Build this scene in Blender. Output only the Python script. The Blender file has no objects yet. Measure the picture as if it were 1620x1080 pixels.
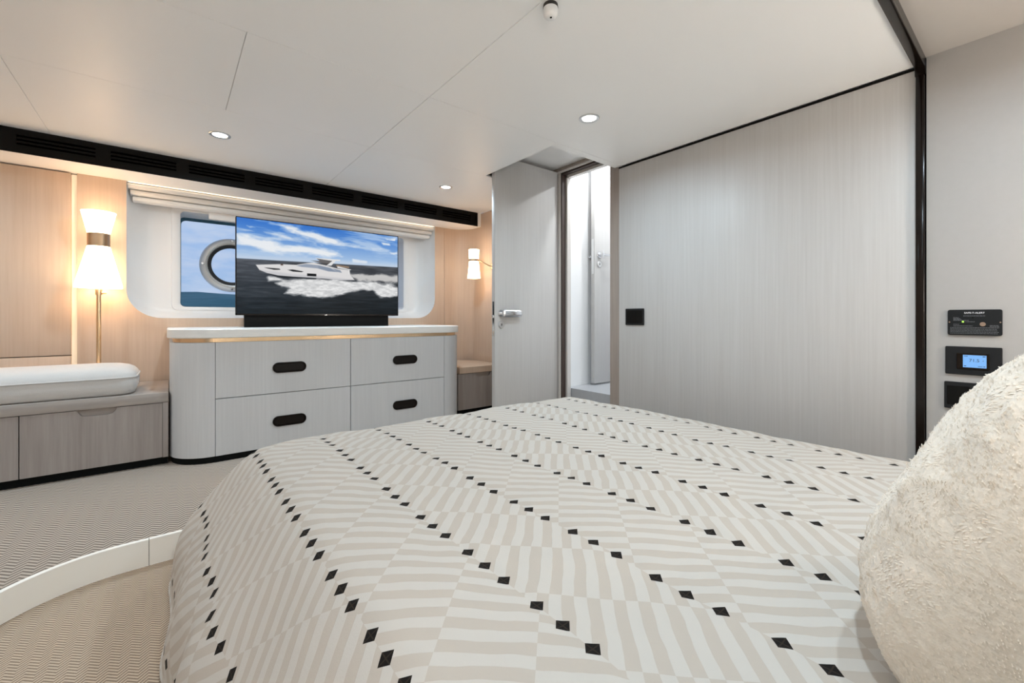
import bpy, bmesh, math, random
import numpy as np
from mathutils import Vector, Matrix, noise

random.seed(7)
SC = bpy.context.scene
COL = SC.collection
PI = math.pi

# ------------------------------------------------------------------ camera, world, exposure
CZ = 0.95                                            # eye height above the lower cabin floor
cam_d = bpy.data.cameras.new('camera')
cam = bpy.data.objects.new('camera', cam_d)
COL.objects.link(cam)
cam.location = (0, 0, CZ)
cam.rotation_euler = (PI / 2, 0, -math.atan2(0.624, 0.7815))
cam_d.sensor_width = 36.0
cam_d.lens = 679.0 / 1620.0 * 36.0
cam_d.shift_y = -37.0 / 1620.0
cam_d.clip_start = 0.02
SC.camera = cam
SC.view_settings.view_transform = 'Standard'
SC.view_settings.look = 'None'
SC.view_settings.exposure = 0.40
SC.view_settings.gamma = 1.0
SC.view_settings.use_curve_mapping = False
try:
    SC.cycles.use_denoising = True
    SC.cycles.max_bounces = 9
    SC.cycles.diffuse_bounces = 6
    SC.cycles.use_adaptive_sampling = True
    SC.cycles.adaptive_threshold = 0.02
    SC.cycles.sample_clamp_indirect = 6.0
    SC.cycles.caustics_reflective = False
    SC.cycles.caustics_refractive = False
except Exception:
    pass

DOWN_W = 7.1                                         # watts of each ceiling downlight
HALL_W = 7.6                                        # watts of each passage light
DOWN_COL = (0.70, 0.875, 1.0)
LAMP_COL = (1.0, 0.70, 0.44)
LAMP_STR = 4.6


class NT:
    """Small helper to wire node trees."""
    def __init__(s, tree):
        s.t = tree
        s.n = tree.nodes
        s.l = tree.links

    def node(s, typ, **kw):
        nd = s.n.new(typ)
        for k, v in kw.items():
            setattr(nd, k, v)
        return nd

    def put(s, sock, val):
        if isinstance(val, bpy.types.NodeSocket):
            s.l.new(val, sock)
        elif val is not None:
            sock.default_value = val

    def m(s, op, a, b=None, c=None):
        nd = s.node('ShaderNodeMath', operation=op)
        for i, v in enumerate((a, b, c)):
            if v is not None:
                s.put(nd.inputs[i], v)
        return nd.outputs[0]

    def mix(s, f, a, b):
        nd = s.node('ShaderNodeMix', data_type='RGBA')
        s.put(nd.inputs[0], f)
        s.put(nd.inputs[6], a)
        s.put(nd.inputs[7], b)
        return nd.outputs[2]

    def noise(s, vec, scale, detail=3.0, rough=0.5):
        nd = s.node('ShaderNodeTexNoise')
        s.put(nd.inputs['Vector'], vec)
        nd.inputs['Scale'].default_value = scale
        nd.inputs['Detail'].default_value = detail
        nd.inputs['Roughness'].default_value = rough
        return nd.outputs[0]

    def mapping(s, vec, scale=(1, 1, 1), loc=(0, 0, 0)):
        nd = s.node('ShaderNodeMapping')
        s.put(nd.inputs['Vector'], vec)
        nd.inputs['Scale'].default_value = scale
        nd.inputs['Location'].default_value = loc
        return nd.outputs[0]

    def ramp(s, fac, stops):
        nd = s.node('ShaderNodeValToRGB')
        s.put(nd.inputs[0], fac)
        el = nd.color_ramp.elements
        while len(el) < len(stops):
            el.new(0.5)
        for e, (p, c) in zip(el, stops):
            e.position = p
            e.color = (*c, 1) if len(c) == 3 else c
        return nd.outputs[0]


def srgb(r, g, b):
    f = lambda v: (v / 255 / 12.92) if v / 255 <= 0.04045 else ((v / 255 + 0.055) / 1.055) ** 2.4
    return (f(r), f(g), f(b))


world = bpy.data.worlds.new('world')
SC.world = world
world.use_nodes = True
w = NT(world.node_tree)
w.n.clear()
tc = w.node('ShaderNodeTexCoord')
sep = w.node('ShaderNodeSeparateXYZ')
w.put(sep.inputs[0], tc.outputs['Generated'])
base = w.ramp(sep.outputs[2], [(0.0, srgb(176, 198, 224)), (0.10, srgb(172, 196, 230)), (0.35, srgb(150, 185, 232)), (1.0, srgb(96, 150, 222))])
cl = w.noise(w.mapping(tc.outputs['Generated'], (4.0, 4.0, 13.0)), 2.6, 6.0, 0.6)
cmask = w.ramp(cl, [(0.42, (0, 0, 0)), (0.62, (1, 1, 1))])
sky = w.mix(w.m('MULTIPLY', cmask, 0.75), base, (*srgb(205, 214, 232), 1))
bg = w.node('ShaderNodeBackground')
w.put(bg.inputs[0], sky)
bg.inputs[1].default_value = 0.77
wo = w.node('ShaderNodeOutputWorld')
w.l.new(bg.outputs[0], wo.inputs[0])

# ------------------------------------------------------------------ materials
MATS = {}


def new_mat(name):
    m = bpy.data.materials.new(name)
    m.use_nodes = True
    t = NT(m.node_tree)
    b = t.n['Principled BSDF']
    MATS[name] = m
    return m, t, b


def plain(name, col, rough=0.5, metal=0.0, spec=0.5, coat=0.0, nscale=0.0, namp=0.04, bump=0.0, emit=None, estr=0.0, sheen=0.0):
    m, t, b = new_mat(name)
    b.inputs['Roughness'].default_value = rough
    b.inputs['Metallic'].default_value = metal
    b.inputs['Specular IOR Level'].default_value = spec
    b.inputs['Coat Weight'].default_value = coat
    b.inputs['Coat Roughness'].default_value = 0.1
    b.inputs['Sheen Weight'].default_value = sheen
    tcn = t.node('ShaderNodeTexCoord')
    nz = t.noise(tcn.outputs['Object'], nscale or 6.0, 3.0)
    lo = tuple(max(0, c * (1 - namp)) for c in col)
    hi = tuple(min(1, c * (1 + namp)) for c in col)
    t.put(b.inputs['Base Color'], t.mix(nz, (*lo, 1), (*hi, 1)))
    if bump:
        bn = t.node('ShaderNodeBump')
        bn.inputs['Strength'].default_value = bump
        bn.inputs['Distance'].default_value = 0.002
        t.put(bn.inputs['Height'], nz)
        t.put(b.inputs['Normal'], bn.outputs[0])
    if emit:
        b.inputs['Emission Color'].default_value = (*emit, 1)
        b.inputs['Emission Strength'].default_value = estr
    return m


def wood(name, c1, c2, rough=0.4, axis='z', fine=1.0, coat=0.0, knots=0.0):
    m, t, b = new_mat(name)
    b.inputs['Roughness'].default_value = rough
    b.inputs['Coat Weight'].default_value = coat
    b.inputs['Coat Roughness'].default_value = 0.15
    tcn = t.node('ShaderNodeTexCoord')
    k = 95.0 * fine
    sc = {'z': (k, k, 2.2), 'x': (2.2, k, k), 'y': (k, 2.2, k)}[axis]
    n1 = t.noise(t.mapping(tcn.outputs['Object'], sc), 1.0, 4.0, 0.6)
    sc2 = {'z': (9, 9, 0.6), 'x': (0.6, 9, 9), 'y': (9, 0.6, 9)}[axis]
    n2 = t.noise(t.mapping(tcn.outputs['Object'], sc2, (3.1, 1.7, 0.4)), 1.0, 3.0, 0.5)
    f = t.m('ADD', t.m('MULTIPLY', n1, 0.65), t.m('MULTIPLY', n2, 0.35))
    t.put(b.inputs['Base Color'], t.ramp(f, [(0.33, c1), (0.66, c2)]))
    bn = t.node('ShaderNodeBump')
    bn.inputs['Strength'].default_value = 0.08
    bn.inputs['Distance'].default_value = 0.001
    t.put(bn.inputs['Height'], n1)
    t.put(b.inputs['Normal'], bn.outputs[0])
    return m


wood('veneer_pale', (0.505, 0.495, 0.485), (0.56, 0.553, 0.545), 0.46)          # cabin wall, doors
wood('veneer_grey', (0.555, 0.565, 0.58), (0.61, 0.62, 0.63), 0.42)          # dresser
wood('oak_wall', (0.54, 0.405, 0.305), (0.61, 0.475, 0.37), 0.45, fine=0.7)
wood('bench_grey', (0.27, 0.235, 0.22), (0.36, 0.325, 0.305), 0.5, fine=0.55)
wood('bench_lip', (0.30, 0.265, 0.245), (0.39, 0.35, 0.32), 0.45, axis='x', fine=0.6)
wood('frame_brown', (0.33, 0.28, 0.245), (0.42, 0.365, 0.325), 0.5)
wood('frame_pale', (0.60, 0.57, 0.54), (0.70, 0.67, 0.64), 0.5)
plain('ceiling_white', (0.93, 0.93, 0.925), 0.42, namp=0.012, nscale=2.0)
plain('white_liner', (0.82, 0.82, 0.82), 0.38, namp=0.01)
plain('white_wall', (0.84, 0.845, 0.85), 0.5, namp=0.01)
plain('beige_leather', (0.40, 0.39, 0.38), 0.5, namp=0.03, nscale=40, bump=0.05)
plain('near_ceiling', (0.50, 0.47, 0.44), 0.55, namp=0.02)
plain('riser_cream', (0.92, 0.89, 0.83), 0.32, namp=0.015)
plain('counter_white', (0.80, 0.79, 0.765), 0.3, namp=0.01)
plain('brass', (0.83, 0.60, 0.38), 0.22, metal=1.0, namp=0.03)
plain('brass_dark', (0.62, 0.42, 0.26), 0.3, metal=1.0, namp=0.05)
plain('chrome', (0.82, 0.83, 0.85), 0.14, metal=1.0, namp=0.02)
plain('ring_steel', (0.80, 0.79, 0.77), 0.3, metal=0.55, namp=0.02)
plain('steel_soft', (0.74, 0.74, 0.74), 0.3, metal=1.0, namp=0.02)
plain('black_matte', (0.005, 0.0045, 0.004), 0.55, namp=0.1, spec=0.12)
plain('black_gloss', (0.007, 0.004, 0.003), 0.15, namp=0.1, spec=0.3)
plain('black_plate', (0.012, 0.013, 0.0145), 0.45, namp=0.06, spec=0.2)
plain('slot_dark', (0.001, 0.001, 0.001), 0.9, spec=0.0)
plain('plinth_black', (0.004, 0.005, 0.005), 0.6, spec=0.1)
plain('gap_dark', (0.03, 0.028, 0.027), 0.8)
plain('gasket_brown', (0.045, 0.028, 0.022), 0.6)
plain('rubber_black', (0.012, 0.012, 0.013), 0.55)
plain('gasket_teal', (0.03, 0.11, 0.17), 0.4)
plain('cushion_fabric', (0.58, 0.565, 0.55), 0.9, namp=0.07, nscale=420, bump=0.5, sheen=0.2)
plain('linen_white', (0.86, 0.85, 0.83), 0.85, namp=0.02, nscale=50, bump=0.2, sheen=0.2)
plain('boucle', (0.79, 0.69, 0.575), 0.95, namp=0.13, nscale=110, bump=1.0, sheen=0.3)
plain('boucle_fibre', (0.82, 0.725, 0.61), 0.95, namp=0.1, nscale=60, sheen=0.3)
plain('boucle_seam', (0.72, 0.64, 0.55), 0.95, namp=0.1, nscale=100)
plain('shade_lit', (0.9, 0.85, 0.78), 0.8, emit=LAMP_COL, estr=LAMP_STR)
plain('bedside_lit', (0.9, 0.85, 0.78), 0.8, emit=(1.0, 0.90, 0.79), estr=30.0)
plain('lens_lit', (0.9, 0.9, 0.9), 0.4, emit=(1, 0.97, 0.92), estr=8.0)
plain('led_warm', (0.9, 0.85, 0.75), 0.5, emit=(1.0, 0.74, 0.47), estr=0.32)
plain('led_line', (0.9, 0.85, 0.75), 0.5, emit=(1.0, 0.78, 0.55), estr=2.0)
plain('print_white', (0.62, 0.63, 0.65), 0.6)
plain('print_grey', (0.20, 0.21, 0.23), 0.6)
plain('led_green', (0.3, 0.9, 0.1), 0.4, emit=(0.42, 1.0, 0.07), estr=1.0)
plain('copper_mesh', (0.30, 0.21, 0.15), 0.4, metal=0.3)
plain('lcd_blue', (0.05, 0.08, 0.12), 0.3, emit=srgb(110, 168, 232), estr=0.78)
plain('lcd_ink', (0.03, 0.06, 0.12), 0.5)
plain('hall_floor', (0.42, 0.43, 0.45), 0.45, namp=0.05, nscale=30)
plain('bed_base', (0.35, 0.31, 0.28), 0.7)

# sea
m, t, b = new_mat('sea_water')
tcn = t.node('ShaderNodeTexCoord')
nz = t.noise(t.mapping(tcn.outputs['Object'], (0.5, 1.2, 1.0)), 1.6, 6.0, 0.6)
t.put(b.inputs['Base Color'], t.ramp(nz, [(0.3, (0.035, 0.13, 0.13)), (0.7, (0.07, 0.21, 0.20))]))
b.inputs['Roughness'].default_value = 0.45
b.inputs['Specular IOR Level'].default_value = 0.05

# window glass: mostly clear, slight mirror
m, t, b = new_mat('clear_glass')
t.n.remove(b)
tr = t.node('ShaderNodeBsdfTransparent')
tr.inputs[0].default_value = (0.93, 0.965, 1.0, 1)
gl = t.node('ShaderNodeBsdfGlossy')
gl.inputs['Roughness'].default_value = 0.02
fr = t.node('ShaderNodeFresnel')
fr.inputs[0].default_value = 1.3
mx = t.node('ShaderNodeMixShader')
t.l.new(t.m('MULTIPLY', fr.outputs[0], 0.25), mx.inputs[0])
t.l.new(tr.outputs[0], mx.inputs[1])
t.l.new(gl.outputs[0], mx.inputs[2])
t.l.new(mx.outputs[0], t.n['Material Output'].inputs[0])

# herringbone carpet: woven zigzags, a coarser weave on the raised floor


def herringbone(name, P, pitch, slope, dark, light):
    m, t, b = new_mat(name)
    tcn = t.node('ShaderNodeTexCoord')
    sp = t.node('ShaderNodeSeparateXYZ')
    t.put(sp.inputs[0], tcn.outputs['Object'])
    tri = t.m('PINGPONG', sp.outputs[0], P)
    ph = t.m('ADD', sp.outputs[1], t.m('MULTIPLY', tri, slope))
    st = t.m('ABSOLUTE', t.m('SUBTRACT', t.m('FRACT', t.m('DIVIDE', ph, pitch)), 0.5))
    edge = t.m('MULTIPLY', st, 2.0)
    nz = t.noise(tcn.outputs['Object'], 500.0, 2.0)
    fac = t.m('ADD', edge, t.m('MULTIPLY', t.m('SUBTRACT', nz, 0.5), 0.6))
    t.put(b.inputs['Base Color'], t.ramp(fac, [(0.28, dark), (0.66, light)]))
    b.inputs['Roughness'].default_value = 0.95
    b.inputs['Specular IOR Level'].default_value = 0.1
    bn = t.node('ShaderNodeBump')
    bn.inputs['Strength'].default_value = 0.5
    bn.inputs['Distance'].default_value = 0.003
    t.put(bn.inputs['Height'], fac)
    t.put(b.inputs['Normal'], bn.outputs[0])


herringbone('carpet', 0.0215, 0.0125, 0.95, (0.25, 0.185, 0.135), (0.56, 0.445, 0.335))
herringbone('carpet_raised', 0.0275, 0.023, 1.05, (0.19, 0.155, 0.130), (0.50, 0.425, 0.355))

# printed bedspread: columns of small dark squares, striped blocks at 45 degrees between them
m, t, b = new_mat('bedspread_print')
uvn = t.node('ShaderNodeUVMap', uv_map='print')
wob = t.node('ShaderNodeTexNoise')
wob.inputs['Scale'].default_value = 9.0
wob.inputs['Detail'].default_value = 2.0
t.put(wob.inputs['Vector'], uvn.outputs[0])
sp = t.node('ShaderNodeSeparateXYZ')
t.put(sp.inputs[0], uvn.outputs[0])
U, V = sp.outputs[0], sp.outputs[1]
wv = t.m('MULTIPLY', t.m('SUBTRACT', wob.outputs[0], 0.5), 0.022)
W_, L_, p_, w0_ = 0.236, 0.215, 0.0615, 0.0461
c = t.m('DIVIDE', t.m('SUBTRACT', U, 0.25), W_)
i_ = t.m('FLOOR', c)
xl = t.m('MULTIPLY', t.m('SUBTRACT', c, i_), W_)
par = t.m('FLOORED_MODULO', i_, 2.0)
sgn = t.m('SUBTRACT', 1.0, t.m('MULTIPLY', par, 2.0))
off = t.m('ADD', t.m('SUBTRACT', -0.19, t.m('MULTIPLY', par, -0.14)), L_ / 2)
yl = t.m('ADD', V, off)
sx = t.m('MULTIPLY', sgn, xl)
vv = t.m('ADD', t.m('ADD', yl, sx), wv)
uu = t.m('SUBTRACT', yl, sx)
flip = t.m('MULTIPLY', t.m('FLOORED_MODULO', t.m('FLOOR', t.m('DIVIDE', uu, L_)), 2.0), 0.5)
ss = t.m('FRACT', t.m('ADD', t.m('ADD', t.m('DIVIDE', vv, p_), flip), -0.5 + 10))
lightm = t.m('SUBTRACT', 1.0, t.m('MINIMUM', 1.0, t.m('MULTIPLY', t.m('MAXIMUM', 0.0, t.m('SUBTRACT', t.m('ABSOLUTE', t.m('SUBTRACT', ss, 0.5)), 0.235)), 33.0)))
lightm2 = t.m('SUBTRACT', 1.0, lightm)
# dots
j_ = t.m('FLOOR', t.m('ADD', c, 0.5))
dx = t.m('MULTIPLY', t.m('SUBTRACT', c, j_), W_)
parj = t.m('FLOORED_MODULO', j_, 2.0)
offj = t.m('ADD', t.m('SUBTRACT', -0.19, t.m('MULTIPLY', parj, -0.14)), L_ / 2)
wl = t.m('FLOORED_MODULO', t.m('ADD', V, offj), L_)
k_ = t.m('MINIMUM', 2.0, t.m('MAXIMUM', 0.0, t.m('ROUND', t.m('DIVIDE', t.m('SUBTRACT', wl, w0_), p_))))
dw = t.m('SUBTRACT', t.m('SUBTRACT', wl, w0_), t.m('MULTIPLY', k_, p_))
d1 = t.m('ABSOLUTE', t.m('SUBTRACT', dw, dx))
d2 = t.m('ABSOLUTE', t.m('ADD', dw, dx))
dmax = t.m('MAXIMUM', d1, d2)
dot = t.m('LESS_THAN', dmax, p_ * 0.25)
cloth = t.mix(lightm, (0.465, 0.408, 0.352, 1), (0.525, 0.487, 0.442, 1))
inner = t.m('GREATER_THAN', t.m('ABSOLUTE', t.m('SUBTRACT', d1, d2)), 0.0022)
dcol = t.mix(inner, (0.022, 0.015, 0.010, 1), (0.006, 0.004, 0.003, 1))
t.put(b.inputs['Base Color'], t.mix(dot, cloth, dcol))
b.inputs['Roughness'].default_value = 0.8
b.inputs['Sheen Weight'].default_value = 0.02
b.inputs['Specular IOR Level'].default_value = 0.15
fine = t.node('ShaderNodeTexNoise')
fine.inputs['Scale'].default_value = 260.0
t.put(fine.inputs['Vector'], uvn.outputs[0])
bn = t.node('ShaderNodeBump')
bn.inputs['Strength'].default_value = 0.35
bn.inputs['Distance'].default_value = 0.002
t.put(bn.inputs['Height'], t.m('ADD', t.m('ADD', t.m('MULTIPLY', fine.outputs[0], 0.25), t.m('MULTIPLY', lightm, 0.35)), t.m('MULTIPLY', dot, 0.6)))
t.put(b.inputs['Normal'], bn.outputs[0])

# television picture from a colour attribute
m, t, b = new_mat('screen_picture')
at = t.node('ShaderNodeVertexColor', layer_name='picture')
b.inputs['Base Color'].default_value = (0.01, 0.01, 0.01, 1)
b.inputs['Roughness'].default_value = 0.3
b.inputs['Specular IOR Level'].default_value = 0.04
t.put(b.inputs['Emission Color'], at.outputs[0])
b.inputs['Emission Strength'].default_value = 0.72


# ------------------------------------------------------------------ mesh helpers
class MB:
    def __init__(s):
        s.bm = bmesh.new()

    def face(s, vs):
        try:
            return s.bm.faces.new(vs)
        except ValueError:
            return None

    def box(s, x0, x1, y0, y1, z0, z1, bev=0.0, seg=2):
        r = bmesh.ops.create_cube(s.bm, size=1.0)
        vs = r['verts']
        for v in vs:
            v.co = Vector((x0 + (v.co.x + .5) * (x1 - x0), y0 + (v.co.y + .5) * (y1 - y0), z0 + (v.co.z + .5) * (z1 - z0)))
        if bev > 0:
            es = list({e for v in vs for e in v.link_edges})
            bmesh.ops.bevel(s.bm, geom=es, offset=bev, segments=seg, profile=0.5, affect='EDGES')
        return s

    def loft(s, rings, caps=True, closed=False):
        """rings: list of lists of 3D points, all the same length, each a closed loop"""
        vr = [[s.bm.verts.new(p) for p in r] for r in rings]
        n = len(vr[0])
        m = len(vr)
        for k in range(m if closed else m - 1):
            a, b_ = vr[k], vr[(k + 1) % m]
            for i in range(n):
                s.face([a[i], a[(i + 1) % n], b_[(i + 1) % n], b_[i]])
        if caps and not closed:
            s.face(list(reversed(vr[0])))
            s.face(vr[-1])
        return s

    def prism(s, poly, plane, a, b_, bev=0.0):
        """extrude a 2D polygon; plane 'xy' along z, 'xz' along y, 'yz' along x"""
        def P3(p, h):
            return {'xy': (p[0], p[1], h), 'xz': (p[0], h, p[1]), 'yz': (h, p[0], p[1])}[plane]
        if bev:
            ins = inset(poly, bev)
            sg = 1 if b_ > a else -1
            rings = [[P3(p, a) for p in ins], [P3(p, a + sg * bev) for p in poly], [P3(p, b_ - sg * bev) for p in poly], [P3(p, b_) for p in ins]]
        else:
            rings = [[P3(p, a) for p in poly], [P3(p, b_) for p in poly]]
        return s.loft(rings)

    def tube(s, pts, r, n=10, closed=False):
        pts = [Vector(p) for p in pts]
        rr = r if isinstance(r, (list, tuple)) else [r] * len(pts)
        rings = []
        ref = None
        for i, p in enumerate(pts):
            if closed:
                d = pts[(i + 1) % len(pts)] - pts[i - 1]
            else:
                d = pts[min(i + 1, len(pts) - 1)] - pts[max(i - 1, 0)]
            d.normalize()
            if ref is None:
                ref = Vector((0, 0, 1)) if abs(d.z) < 0.9 else Vector((1, 0, 0))
            u = (ref - d * ref.dot(d)).normalized()
            ref = u
            v = d.cross(u)
            rings.append([p + (u * math.cos(2 * PI * k / n) + v * math.sin(2 * PI * k / n)) * rr[i] for k in range(n)])
        return s.loft(rings, closed=closed)

    def lathe(s, prof, c, axis='z', n=32, caps=True):
        """prof: (radius, height) pairs along the axis from centre c"""
        rings = []
        for r, h in prof:
            ring = []
            for k in range(n):
                a = 2 * PI * k / n
                x, y = r * math.cos(a), r * math.sin(a)
                q = {'z': (x, y, h), 'y': (x, h, y), 'x': (h, x, y)}[axis]
                ring.append((c[0] + q[0], c[1] + q[1], c[2] + q[2]))
            rings.append(ring)
        return s.loft(rings, caps=caps)

    def build(s, name, mat, parent=None, smooth=30, kind=None, label=None):
        bm = s.bm
        bmesh.ops.recalc_face_normals(bm, faces=bm.faces)
        me = bpy.data.meshes.new(name)
        o = bpy.data.objects.new(name, me)
        COL.objects.link(o)
        if parent is not None:
            base_ = parent
            off_ = Vector((0, 0, 0))
            while base_ is not None:
                off_ += base_.location
                base_ = base_.parent
            bmesh.ops.translate(bm, verts=bm.verts, vec=-off_)
            o.parent = parent
        bm.to_mesh(me)
        bm.free()
        me.materials.append(MATS[mat])
        if smooth:
            me.polygons.foreach_set('use_smooth', [True] * len(me.polygons))
            me.set_sharp_from_angle(angle=math.radians(smooth))
        if kind:
            o['kind'] = kind
        if label:
            o['label'] = label
        return o


def inset(poly, d):
    n = len(poly)
    area = sum(poly[i][0] * poly[(i + 1) % n][1] - poly[(i + 1) % n][0] * poly[i][1] for i in range(n))
    sg = 1 if area > 0 else -1
    out = []
    for i in range(n):
        p0, p1, p2 = poly[i - 1], poly[i], poly[(i + 1) % n]
        e1 = Vector((p1[0] - p0[0], p1[1] - p0[1]))
        e2 = Vector((p2[0] - p1[0], p2[1] - p1[1]))
        if e1.length < 1e-9:
            e1 = e2
        if e2.length < 1e-9:
            e2 = e1
        n1 = Vector((-e1.y, e1.x)).normalized() * sg
        n2 = Vector((-e2.y, e2.x)).normalized() * sg
        mm = n1 + n2
        mm = mm.normalized() if mm.length > 1e-6 else n1
        k = max(0.35, mm.dot(n1))
        out.append((p1[0] + mm.x * d / k, p1[1] + mm.y * d / k))
    return out


def rrect(x0, x1, y0, y1, r, n=8):
    """rounded rectangle, counter-clockwise; r may be a 4-tuple (bl, br, tr, tl)"""
    if not isinstance(r, (tuple, list)):
        r = (r,) * 4
    out = []
    for (cx, cy, a0, q) in ((x0 + r[0], y0 + r[0], PI, r[0]), (x1 - r[1], y0 + r[1], 1.5 * PI, r[1]), (x1 - r[2], y1 - r[2], 0, r[2]), (x0 + r[3], y1 - r[3], PI / 2, r[3])):
        for k in range(n + 1):
            a = a0 + PI / 2 * k / n
            out.append((cx + q * math.cos(a), cy + q * math.sin(a)))
    return out


def thing(name, label, cat, loc=(0, 0, 0), group=None):
    o = bpy.data.objects.new(name, None)
    o.empty_display_size = 0.05
    COL.objects.link(o)
    o.location = loc
    o['label'] = label
    o['category'] = cat
    if group:
        o['group'] = group
    return o


def setting(name, label, loc=(0, 0, 0)):
    o = bpy.data.objects.new(name, None)
    o.empty_display_size = 0.05
    COL.objects.link(o)
    o.location = loc
    o['label'] = label
    o['kind'] = 'structure'
    return o


def tag(o, label, cat, group=None):
    o['label'] = label
    o['category'] = cat
    if group:
        o['group'] = group
    return o


def text_mesh(body, size, origin, xdir, updir, mat, name, parent, align='CENTER', bold=0.0):
    cu = bpy.data.curves.new('text', 'FONT')
    cu.body = body
    cu.size = size
    cu.align_x = align
    cu.offset = bold
    tmp = bpy.data.objects.new('text_tmp', cu)
    COL.objects.link(tmp)
    dg = bpy.context.evaluated_depsgraph_get()
    me = bpy.data.meshes.new_from_object(tmp.evaluated_get(dg))
    bpy.data.objects.remove(tmp)
    xd, ud = Vector(xdir), Vector(updir)
    nd = xd.cross(ud)
    off_ = Vector((0, 0, 0))
    q = parent
    while q is not None:
        off_ += q.location
        q = q.parent
    for v in me.vertices:
        v.co = Vector(origin) - off_ + xd * v.co.x + ud * v.co.y + nd * v.co.z
    me.materials.clear()
    me.materials.append(MATS[mat])
    o = bpy.data.objects.new(name, me)
    COL.objects.link(o)
    o.parent = parent
    return o


# ------------------------------------------------------------------ room dimensions
FL, PF = 0.0, 0.10            # lower floor, raised platform
CE, SO = 2.00, 1.868          # ceiling, soffit underside
XR, XL = 2.45, -1.75          # right and left wall faces
YW, YV = 3.85, 3.57           # window wall face, vent fascia face
YB = -0.75                    # wall behind the bed head
DX, DY0, DY1 = 2.48, 1.975, 2.475     # doorway plane and opening

# lower floor, raised floor with curved edge
fl = MB().box(XL, XR + 0.12, YB, 2.6, -0.06, FL).build('floor', 'carpet', kind='structure', smooth=0)
fl['label'] = 'beige herringbone carpet on the lower cabin floor beside the bed'
edge_pts = [(-0.52, YB)]
for k in range(0, 17):
    a = PI - PI / 2 * k / 16
    edge_pts.append((-0.12 + 0.40 * math.cos(a), 1.77 + 0.40 * math.sin(a)))
edge_pts += [(0.05, 2.172), (XR, 2.172)]
plat = edge_pts + [(XR, YW + 0.02), (XL, YW + 0.02), (XL, YB)]
pf = MB().prism([(p[0], p[1]) for p in plat], 'xy', FL, PF).build('floor_platform', 'carpet_raised', kind='structure', smooth=0)
pf['label'] = 'raised carpeted floor along the dresser and bench'
tr = setting('trim_1', 'cream curved riser along the step of the raised carpet')


def strip_along(pts, thick, z0, z1):
    """a thin band standing along a polyline, offset to the room side"""
    mb = MB()
    outl = []
    for i, p in enumerate(pts):
        a = pts[max(i - 1, 0)]
        c_ = pts[min(i + 1, len(pts) - 1)]
        d = Vector((c_[0] - a[0], c_[1] - a[1])).normalized()
        nrm = Vector((d.y, -d.x))
        outl.append((p, (p[0] + nrm.x * thick, p[1] + nrm.y * thick)))
    rings = [[(q[0][0], q[0][1], z0), (q[1][0], q[1][1], z0), (q[1][0], q[1][1], z1 - .002), (q[0][0] + (q[1][0] - q[0][0]) * .8, q[0][1] + (q[1][1] - q[0][1]) * .8, z1), (q[0][0], q[0][1], z1)] for q in outl]
    mb.loft(rings)
    return mb


ip = [p for p in edge_pts]
cut = len(ip) - 3 + 0
seg_a = ip[:-2] + [(-0.062, 2.171)]
seg_b = [(-0.060, 2.171), (0.05, 2.172), (XR, 2.172)]
strip_along(seg_a, 0.014, FL, PF + 0.002).build('riser_board', 'riser_cream', tr)
strip_along(seg_b, 0.014, FL, PF + 0.002).build('riser_board', 'riser_cream', tr)

# ceiling with its panels, the raised pocket over the door swing and the lower soffit
ce = MB()
NX0, NX1, NY0, NY1, NZ = 1.825, DX, 1.90, 2.60, 2.17
ce.box(XL, NX0, 0.35, YV, CE + .012, CE + .25)
ce.box(NX0, XR + .1, 0.35, NY0, CE + .012, CE + .25)
ce.box(NX0, XR + .1, NY1, YV, CE + .012, CE + .25)
ce.box(NX0, XR + .1, NY0, NY1, NZ, CE + .25)
ceil = ce.build('ceiling', 'ceiling_white', kind='structure', smooth=0)
ceil['label'] = 'white panelled cabin ceiling with thin seams'
g = 0.0008


def cpanel(x0, x1, y0, y1):
    MB().box(x0 + g, x1 - g, y0 + g, y1 - g, CE, CE + .012, bev=.001, seg=1).build('ceiling_panel', 'ceiling_white', ceil, smooth=0)


XS = 0.966
for x0, x1 in ((XL, -0.53), (-0.53, XS)):
    cpanel(x0, x1, 2.60, YV)
cpanel(XS, XR, 2.60, YV)
for x0, x1 in ((XL, -0.53), (-0.53, 0.2225), (0.2225, XS)):
    cpanel(x0, x1, 1.84, 2.60)
MB().prism([(XS + g, 1.84 + g), (XR - .012, 1.84 + g), (XR - .012, NY0), (NX0, NY0), (NX0, 2.60 - g), (XS + g, 2.60 - g)], 'xy', CE, CE + .012).build('ceiling_panel', 'ceiling_white', ceil, smooth=0)
for x0, x1 in ((XL, -0.53), (-0.53, XS), (XS, XR - .012)):
    cpanel(x0, x1, 0.35, 1.84)
# pocket lining
MB().box(NX0 - .006, NX0, NY0, NY1, CE + .012, NZ).box(NX0, NX1, NY0 - .006, NY0, CE + .012, NZ).box(NX0, NX1, NY1, NY1 + .006, CE + .012, NZ).build('pocket_lining', 'ceiling_white', ceil, smooth=0)
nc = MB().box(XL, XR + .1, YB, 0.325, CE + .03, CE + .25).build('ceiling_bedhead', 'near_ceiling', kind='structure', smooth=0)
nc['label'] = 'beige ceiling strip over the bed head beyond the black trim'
so = MB().box(XL, XR, YV + .001, YW + .55, SO, CE + .25).build('ceiling_soffit', 'ceiling_white', kind='structure', smooth=0)
so['label'] = 'pale lowered soffit behind the black vent fascia above the window'

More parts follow.
